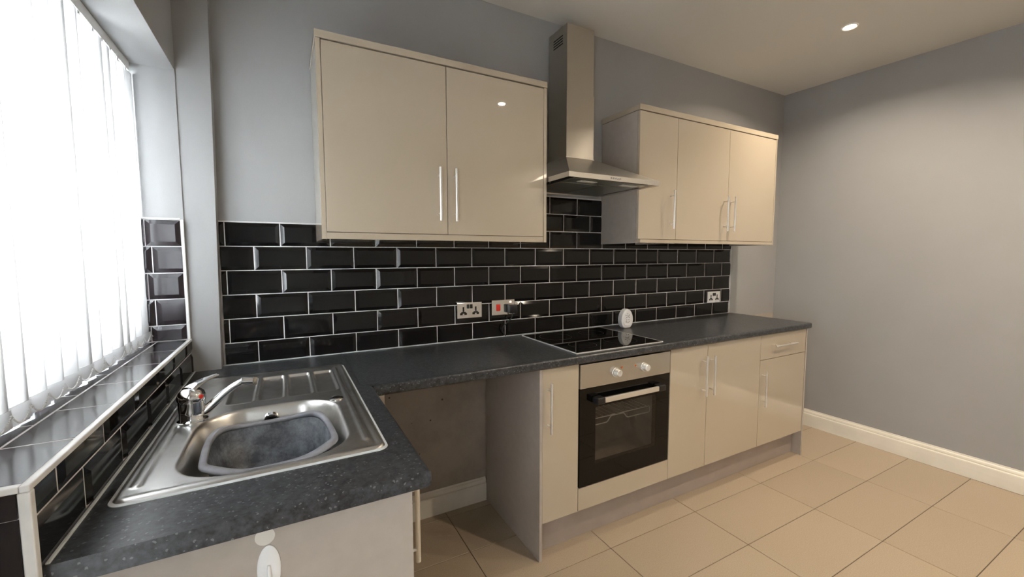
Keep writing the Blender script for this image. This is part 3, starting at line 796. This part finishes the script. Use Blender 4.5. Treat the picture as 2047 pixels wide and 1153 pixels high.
def wcar(parent, x0, x1):
    t = 0.016
    put('carcass', boxes([(x0, x0 + t, -0.3005, 0.0042, 1.4445, 2.194), (x1 - t, x1, -0.3005, 0.0042, 1.4445, 2.194), (x0 + t, x1 - t, -0.3005, 0.0042, 1.470, 1.486), (x0 + t, x1 - t, -0.3005, 0.0042, 2.178, 2.194), (x0 + t, x1 - t, -0.002, 0.0042, 1.486, 2.178)]), M_CARC, parent)
wcar(w2, 1.917, 2.229)
d = wall_door(w2, 1.9165, 2.230); bar_handle(d, (2.178, YHB, 1.530), (2.178, YHB, 1.759), FRONT)
w3 = thing('wall_cabinet', (2.73, -0.16, 1.45), 'beige gloss double door wall cabinet nearest the far corner', 'cabinet')
wcar(w3, 2.2305, 3.2425)
put('side_panel', box(3.2435, 3.2555, YW - 0.001, 0.004, 1.4445, 2.194, 0.0008), M_GLOSS, w3)
d = wall_door(w3, 2.230, 2.7235); bar_handle(d, (2.6835, YHB, 1.529), (2.6835, YHB, 1.757), FRONT)
d = wall_door(w3, 2.7235, 3.243); bar_handle(d, (2.756, YHB, 1.528), (2.756, YHB, 1.757), FRONT)
cb_ = put('cornice_board', box(1.912, 3.261, YW - 0.003, 0.004, 2.1955, 2.2265, 0.0012), M_GLOSS)
tag(cb_, 'beige top board lying across the right-hand pair of wall cabinets', 'board')
pb_ = put('pelmet_board', boxes([(1.9345, 2.2125, YW, YW + 0.02, 1.4450, 1.4655), (2.2125, 3.2425, YW, YW + 0.0185, 1.4450, 1.4655)], 0.0008), M_GLOSS)
tag(pb_, 'beige light pelmet strip beneath the right-hand wall cabinets', 'board')

# ------------------------------------------------------------------ COOKER HOOD
hd = thing('cooker_hood', (1.585, -0.25, 1.738), 'stainless steel chimney cooker hood between the wall cabinets', 'cooker hood')
hx0_, hx1_, hyf = 1.293, 1.885, -0.500
cx0, cx1, cyf, czb = 1.508, 1.698, -0.180, 1.915
bm = bmesh.new()
def loop(x0, x1, y0, y1, z): return [bm.verts.new(q) for q in ((x0, y0, z), (x1, y0, z), (x1, y1, z), (x0, y1, z))]
L0 = loop(hx0_ + 0.012, hx1_ - 0.012, hyf + 0.012, -0.004, 1.744); L1 = loop(hx0_, hx1_, hyf, -0.002, 1.740); L2 = loop(hx0_, hx1_, hyf, -0.002, 1.764)
L3 = loop(hx0_ + 0.004, hx1_ - 0.004, hyf + 0.003, -0.002, 1.767); L4 = loop(cx0 - 0.004, cx1 + 0.004, cyf - 0.004, -0.002, czb); L5 = loop(cx0 - 0.004, cx1 + 0.004, cyf - 0.004, -0.002, czb + 0.004)
for a, c in ((L0, L1), (L1, L2), (L2, L3), (L3, L4), (L4, L5)):
    for i in range(4): bm.faces.new((a[i], a[(i + 1) % 4], c[(i + 1) % 4], c[i]))
bm.faces.new(L5)
put('canopy', bm, M_STEEL_X, hd)
put('underside_frame', box(hx0_ + 0.012, hx1_ - 0.012, hyf + 0.012, -0.004, 1.744, 1.7475), M_BLACKGLASS, hd)
for fx in ((1.345, 1.584), (1.592, 1.832)):
    put('grease_filter', box(fx[0], fx[1], -0.355, -0.03, 1.7405, 1.7438, 0.001), M_FILTER, hd)
put('lamp_strip', box(1.345, 1.832, -0.47, -0.365, 1.7415, 1.7438, 0.001), M_FILTER, hd)
for lx in (1.415, 1.690):
    put('hood_lamp', box(lx, lx + 0.105, -0.432, -0.396, 1.7395, 1.7413, 0.0006), pbr('hood_lens', (0.95, 0.95, 0.90), 0.3), hd)
ch = put('chimney', box(cx0, cx1, cyf, -0.002, czb + 0.0045, 2.27), M_STEEL_C, hd)
ch2 = put('chimney_extension', box(cx0 + 0.003, cx1 - 0.003, cyf + 0.003, -0.002, 2.2705, 2.628), M_STEEL_C, hd)
for k in range(4):
    put('vent_slot', box(cx0 + 0.0022, cx0 + 0.0034, -0.135, -0.045, 2.535 + 0.014 * k, 2.541 + 0.014 * k), M_DARK, ch2)
for k in range(5):
    bx = 1.548 + 0.0145 * k
    put('button', cyl((bx, hyf + 0.0008, 1.7525), (bx, hyf - 0.004, 1.7525), 0.0048, 16), M_CHROME, hd, smooth=True)

# ------------------------------------------------------------------ HOB
hob = thing('hob', (1.585, -0.305, ZT), 'black ceramic glass hob set in the worktop above the oven', 'hob')
HX0, HX1, HY0, HY1 = 1.302, 1.874, -0.560, -0.042
put('glass_top', box(HX0 + 0.004, HX1 - 0.004, HY0 + 0.004, HY1 - 0.004, ZT + 0.0004, ZT + 0.0050, 0.001), M_BLACKGLASS, hob)
put('steel_trim', boxes([(HX0, HX0 + 0.004, HY0, HY1, ZT + 0.0004, ZT + 0.0052), (HX1 - 0.004, HX1, HY0, HY1, ZT + 0.0004, ZT + 0.0052), (HX0 + 0.004, HX1 - 0.004, HY0, HY0 + 0.004, ZT + 0.0004, ZT + 0.0052), (HX0 + 0.004, HX1 - 0.004, HY1 - 0.004, HY1, ZT + 0.0004, ZT + 0.0052)]), M_SILVER, hob)
def ring_mesh(cx, cy, r, z, w=0.0016, n=48):
    bm = bmesh.new(); a = [bm.verts.new((cx + (r - w) * math.cos(2 * math.pi * i / n), cy + (r - w) * math.sin(2 * math.pi * i / n), z)) for i in range(n)]
    c = [bm.verts.new((cx + r * math.cos(2 * math.pi * i / n), cy + r * math.sin(2 * math.pi * i / n), z)) for i in range(n)]
    for i in range(n): bm.faces.new((a[i], a[(i + 1) % n], c[(i + 1) % n], c[i]))
    return bm
for rx, ry, rr in ((1.445, -0.175, 0.09), (1.445, -0.42, 0.073), (1.700, -0.175, 0.073), (1.700, -0.42, 0.09)):
    put('cooking_zone_ring', ring_mesh(rx, ry, rr, ZT + 0.0052), M_RING, hob)

# ------------------------------------------------------------------ OVEN
ov_ = thing('oven', (1.61, -0.29, 0.17), 'built-under electric oven with steel control panel and black glass door', 'oven')
OX0, OX1 = 1.3115, 1.9115
put('cavity', boxes([(1.335, 1.345, -0.545, -0.30, 0.30, 0.72), (1.88, 1.89, -0.545, -0.30, 0.30, 0.72), (1.345, 1.88, -0.545, -0.30, 0.29, 0.30), (1.345, 1.88, -0.545, -0.30, 0.71, 0.72), (1.345, 1.88, -0.31, -0.30, 0.30, 0.71)]), M_ENAMEL, ov_, label='brown enamel oven interior')
fa = put('control_panel', box(OX0, OX1, YD - 0.003, -0.545, 0.7445, 0.8600, 0.0015), M_STEEL_X, ov_)
for kx, kz in ((1.528, 0.7985), (1.717, 0.8015)):
    kb = put('knob', cyl((kx, YD - 0.0032, kz), (kx, YD - 0.009, kz), 0.0235, 28, bev=0.001), M_KNOB, fa, smooth=True)
    put('knob_grip', cyl((kx, YD - 0.009, kz), (kx, YD - 0.034, kz), 0.0195, 28, r2=0.0175, bev=0.0025), M_KNOB, kb, smooth=True)
for ix, iz in ((1.567, 0.818), (1.659, 0.816)):
    put('indicator_light', cyl((ix, YD - 0.0032, iz), (ix, YD - 0.0055, iz), 0.0055, 16), M_AMBER, fa, smooth=True)
od = put('oven_door', boxes([(OX0, 1.407, YD, -0.548, 0.2605, 0.7415), (1.815, OX1, YD, -0.548, 0.2605, 0.7415), (1.407, 1.815, YD, -0.548, 0.2605, 0.360), (1.407, 1.815, YD, -0.548, 0.643, 0.7415)]), M_BLACKGLASS, ov_)
put('door_window', box(1.407, 1.815, YD + 0.0003, YD + 0.005, 0.360, 0.643), M_OVENPANE, od)
hb_ = put('door_handle', box(1.432, 1.792, YD - 0.042, YD - 0.030, 0.672, 0.697, 0.002), M_BRUSH, od)
put('handle_bracket', boxes([(1.384, 1.432, YD - 0.044, YD - 0.0005, 0.668, 0.700)], 0.005), M_BLACKPL, hb_)
put('handle_bracket', boxes([(1.792, 1.84, YD - 0.044, YD - 0.0005, 0.668, 0.700)], 0.005), M_BLACKPL, hb_)
rk = bmesh.new()
yr = -0.50; zr_ = 0.545
pts = [(1.365, yr, zr_), (1.53, yr, zr_), (1.545, yr, zr_), (1.56, yr, zr_ - 0.03)]
def rnd(points, r=0.010):
    out = [Vector(points[0])]
    for i in range(1, len(points) - 1):
        a, c, e = Vector(points[i - 1]), Vector(points[i]), Vector(points[i + 1])
        d1 = (a - c).normalized(); d2 = (e - c).normalized()
        for t in (0, .25, .5, .75, 1): out.append((1 - t)**2 * (c + d1 * r) + 2 * t * (1 - t) * c + t * t * (c + d2 * r))
    out.append(Vector(points[-1])); return out
zl, zh = 0.515, 0.548
tube(rnd([(1.60, yr, zh), (1.42, yr, zh), (1.38, yr, zh), (1.38, yr, zl), (1.548, yr, zl), (1.572, yr, zh - 0.004), (1.66, yr, zh - 0.004), (1.684, yr, zl), (1.85, yr, zl), (1.85, yr, zh), (1.63, yr, zh)]), 0.0028, 8, bm=rk)
for k in range(14):
    xx = 1.39 + 0.034 * k
    tube([(xx, yr, zh), (xx, -0.32, zh)], 0.0013, 6, bm=rk)
put('wire_rack', rk, M_WIRE, ov_, smooth=True)

# ------------------------------------------------------------------ SOCKETS
def socket(name, cx, cz, label, plate_mat, hole_mat, kind):
    t = thing(name, (cx, -0.004, cz - 0.043), label, 'socket')
    put('face_plate', box(cx - 0.073, cx + 0.073, -0.0095, -0.0008, cz - 0.043, cz + 0.043, 0.002), plate_mat, t)
    if kind == 'double':
        for s in (-1, 1):
            ox = cx + s * 0.036
            put('socket_outlet', boxes([(ox - 0.0045, ox + 0.0045, -0.0102, -0.0094, cz - 0.006, cz + 0.019), (ox - 0.0195, ox - 0.0050, -0.0102, -0.0094, cz - 0.024, cz - 0.0125), (ox + 0.0050, ox + 0.0195, -0.0102, -0.0094, cz - 0.024, cz - 0.0125), (ox - 0.0130, ox + 0.0130, -0.01, -0.0094, cz - 0.016, cz - 0.007)]), M_DARK, t)
        for s in (-1, 1):
            put('rocker_switch', box(cx + s * 0.0095 - 0.007, cx + s * 0.0095 + 0.007, -0.0135, -0.0094, cz + 0.010, cz + 0.033, 0.0015), hole_mat, t)
        for s in (-1, 1):
            put('screw', cyl((cx + s * 0.060, -0.0094, cz + 0.001), (cx + s * 0.060, -0.0107, cz + 0.001), 0.0035, 14), plate_mat, t)
    return t
socket('wall_socket', 0.993, 1.0760, 'chrome double wall socket with black inserts on the black tiles', M_CHROME, M_BLACKPL, 'double')
socket('wall_socket', 3.0455, 1.0475, 'white double wall socket near the right end of the splashback', M_WHITEPL, M_BLACKPL, 'double')
cs2 = thing('cooker_switch', (1.200, -0.004, 1.0365), 'chrome cooker control plate with a red rocker switch', 'switch')
put('face_plate', box(1.127, 1.273, -0.0095, -0.0008, 1.0365, 1.1225, 0.002), M_CHROME, cs2)
put('rocker_switch', box(1.155, 1.180, -0.0145, -0.0094, 1.0605, 1.0985, 0.003), M_RED, cs2)
put('neon_light', cyl((1.246, -0.0094, 1.1085), (1.246, -0.0112, 1.1085), 0.0055, 14), M_NEON, cs2)
put('screw', cyl((1.139, -0.0094, 1.0795), (1.139, -0.0107, 1.0795), 0.0035, 14), M_CHROME, cs2)
pg = thing('mains_plug', (1.246, -0.02, 1.045), 'black mains plug and cable pushed into the cooker control plate', 'plug')
put('plug_body', box(1.222, 1.270, -0.052, -0.0098, 1.046, 1.096, 0.007, 3), M_BLACKPL, pg, smooth=True)
cab = bez((1.246, -0.036, 1.048), (1.246, -0.040, 1.000), (1.175, -0.022, 0.985), (1.190, -0.016, 0.945), 22) + bez((1.190, -0.016, 0.945), (1.197, -0.013, 0.930), (1.205, -0.011, 0.925), (1.214, -0.0085, 0.9145), 10)[1:]
put('plug_cable', tube(cab, 0.0032, 10), M_BLACKPL, pg, smooth=True)

# ------------------------------------------------------------------ ALARM
al = thing('alarm', (2.022, -0.125, ZT), 'small white rounded alarm with speaker holes standing beside the hob', 'alarm')
def egg(cx, cz, s, n=48):
    o = []
    for i in range(n):
        t = 2 * math.pi * i / n; c_, s_ = math.cos(t), math.sin(t)
        w = 0.049 * (1.0 - 0.10 * s_); x = w * c_; z = 0.064 * s_
        z = max(z, -0.0585)
        o.append((cx + x * s, cz + z * s))
    return o
bm = bmesh.new(); R0 = []
ac = (2.022, ZT + 0.0588)
for s, y in ((0.90, -0.102), (0.985, -0.106), (1.0, -0.112), (1.0, -0.132), (0.975, -0.138), (0.90, -0.1405)):
    R0.append([bm.verts.new((x, y, max(z, ZT + 0.0003))) for x, z in egg(*ac, s)])
for a, c in zip(R0, R0[1:]):
    for i in range(48): bm.faces.new((a[i], a[(i + 1) % 48], c[(i + 1) % 48], c[i]))
bm.faces.new(R0[0]); bm.faces.new(R0[-1][::-1])
put('alarm_case', bm, M_WHITEPL, al, smooth=True)
fp = bmesh.new(); A = [fp.verts.new((x, -0.1403, z)) for x, z in egg(ac[0], ac[1], 0.72)]; A2 = [fp.verts.new((x, -0.1418, z)) for x, z in egg(ac[0], ac[1], 0.70)]
for i in range(48): fp.faces.new((A[i], A[(i + 1) % 48], A2[(i + 1) % 48], A2[i]))
fp.faces.new(A2)
fpo = put('front_cover', fp, M_WHITEPL, al)
hb = bmesh.new()
for hx2, hz2, rr in ((0, .033, .0028), (-.014, .022, .003), (-.004, .021, .0025), (.006, .018, .0026), (.014, .024, .003), (-.011, .010, .0028), (-.001, .012, .0026), (.011, .011, .003), (-.016, .005, .0015), (.016, .005, .0016), (-.009, -.006, .0028), (.002, -.005, .0015), (.010, -.006, .0028), (-.012, -.018, .0036), (.013, -.017, .003), (-.004, -.023, .0018), (.003, -.020, .0024), (.007, -.024, .0014)):
    cyl((ac[0] + hx2, -0.1417, ac[1] + hz2), (ac[0] + hx2, -0.1421, ac[1] + hz2), rr, 10, bm=hb)
put('speaker_holes', hb, M_DARK, fpo)

# ------------------------------------------------------------------ VERTICAL BLIND
bl = thing('vertical_blind', (-0.36, -0.67, 1.0475), 'white fabric vertical blind hanging across the window', 'blind')
put('headrail', box(-0.392, -0.352, -1.27, -0.078, 2.040, 2.0745, 0.002), M_UPVC, bl)
edges = [-0.0675, -0.150, -0.230, -0.294, -0.358, -0.458, -0.535, -0.612, -0.697, -0.778, -0.859, -0.934, -1.005, -1.085, -1.165]
ZS0, ZS1 = 1.0505, 2.034
ang = 0.16
ch_pts = []
for k, ye in enumerate(edges):
    w = 0.089; a = ang + random.uniform(-0.07, 0.07)
    c, s = math.cos(a), math.sin(a)
    # room-side edge at (xe, ye), slat runs back towards -y and the glass
    xe = -0.350
    bm = bmesh.new(); nv = 10
    for side, off in ((0, 0.0), (1, -0.0009)):
        pass
    cols = []
    for i in range(nv + 1):
        t = i / nv; bow = 0.0035 * math.sin(math.pi * t)
        y = ye - w * t * c; x = xe - w * t * s + bow
        if y < -1.262: y = -1.262
        cols.append([bm.verts.new((x, y, ZS0 + 0.002 * math.sin(k * 2.1))), bm.verts.new((x, y, ZS1))])
    for i in range(nv): bm.faces.new((cols[i][0], cols[i + 1][0], cols[i + 1][1], cols[i][1]))
    sl = put('slat', bm, M_FABRIC, bl, smooth='all')
    md = sl.modifiers.new('fabric_thickness', 'SOLIDIFY'); md.thickness = 0.0004
    ym = ye - w * 0.5 * c; xm = xe - w * 0.5 * s
    # bottom weight pocket
    q = Vector((-s, -c, 0)); nrm = Vector((c, -s, 0))
    bw = bmesh.new()
    p0 = Vector((xe, ye, 0)) + q * 0.004 + nrm * 0.0062; p1 = Vector((xe, ye, 0)) + q * (w - 0.004) + nrm * 0.0062
    if p1.y < -1.26: p1.y = -1.26
    vv = [bw.verts.new((p0.x, p0.y, ZS0 + 0.004)), bw.verts.new((p1.x, p1.y, ZS0 + 0.004)), bw.verts.new((p1.x, p1.y, ZS0 + 0.038)), bw.verts.new((p0.x, p0.y, ZS0 + 0.038))]
    bw.faces.new(vv)
    wo = put('weight_pocket', bw, M_POCKET, sl)
    md = wo.modifiers.new('fabric_thickness', 'SOLIDIFY'); md.thickness = 0.0008
    # hanger clip at the top
    put('hanger', boxes([(xm - 0.003, xm + 0.003, ym - 0.009, ym + 0.009, ZS1 - 0.004, ZS1 + 0.0065)]), M_UPVC, sl)
    ch_pts.append(Vector((xe - 0.3 * w * s + 0.010, ye - 0.12 * w, ZS0 + 0.028)))
cb = bmesh.new()
for a, c in zip(ch_pts, ch_pts[1:]):
    n = int((a - c).length * 1.25 / 0.0048)
    for i in range(n):
        t = i / n; q = a.lerp(c, t); q.z -= 0.022 * 4 * t * (1 - t); 
        bmesh.ops.create_icosphere(cb, subdivisions=1, radius=0.0020, matrix=Matrix.Translation(q))
a = ch_pts[0]
for i in range(26):
    t = i / 26; bmesh.ops.create_icosphere(cb, subdivisions=1, radius=0.0020, matrix=Matrix.Translation(a + Vector((0.006 * math.sin(6.28 * t), 0.018 * math.sin(3.1416 * t), -0.024 * math.sin(3.1416 * t) + 0.01 * t))))
put('bead_chain', cb, M_WHITEPL, bl, smooth='all', label='white beaded chain looped between the slats')

# ------------------------------------------------------------------ DOWNLIGHTS
def downlight(x, y, label):
    t = thing('downlight', (x, y, CEIL_Z - 0.008), label, 'ceiling light', 'recessed ceiling downlights')
    bm = bmesh.new(); n = 40; rr = []
    for r, z in ((0.031, -0.0005), (0.030, -0.004), (0.036, -0.0065), (0.041, -0.004), (0.042, -0.0002)):
        rr.append([bm.verts.new((x + r * math.cos(2 * math.pi * i / n), y + r * math.sin(2 * math.pi * i / n), CEIL_Z + z)) for i in range(n)])
    for a, c in zip(rr, rr[1:]):
        for i in range(n): bm.faces.new((a[i], a[(i + 1) % n], c[(i + 1) % n], c[i]))
    put('bezel', bm, M_UPVC, t, smooth=True)
    put('lamp', cyl((x, y, CEIL_Z - 0.0026), (x, y, CEIL_Z - 0.0004), 0.0295, 32), M_LAMP, t)
    ld = bpy.data.lights.new('downlight_beam', 'AREA'); ld.shape = 'DISK'; ld.size = 0.055; ld.energy = LAMP; ld.color = (1.0, 0.85, 0.66); ld.spread = math.radians(150)
    lo = bpy.data.objects.new('lamp_beam', ld); COL.objects.link(lo); lo.parent = t; lo.location = (0, 0, -0.0005)
for x, y, lab in ((3.115, -0.791, 'lit recessed downlight in the ceiling near the right wall'),
                  (1.865, -1.933, 'lit recessed downlight mirrored in the left wall cabinet door'),
                  (3.08, -1.96, 'lit recessed downlight in the ceiling out over the open floor'),
                  (3.30, -3.06, 'added unseen downlight lighting the room from the far end of the right wall')):  # assumed fixture out of view, added to light the floor from behind the camera
    downlight(x, y, lab)
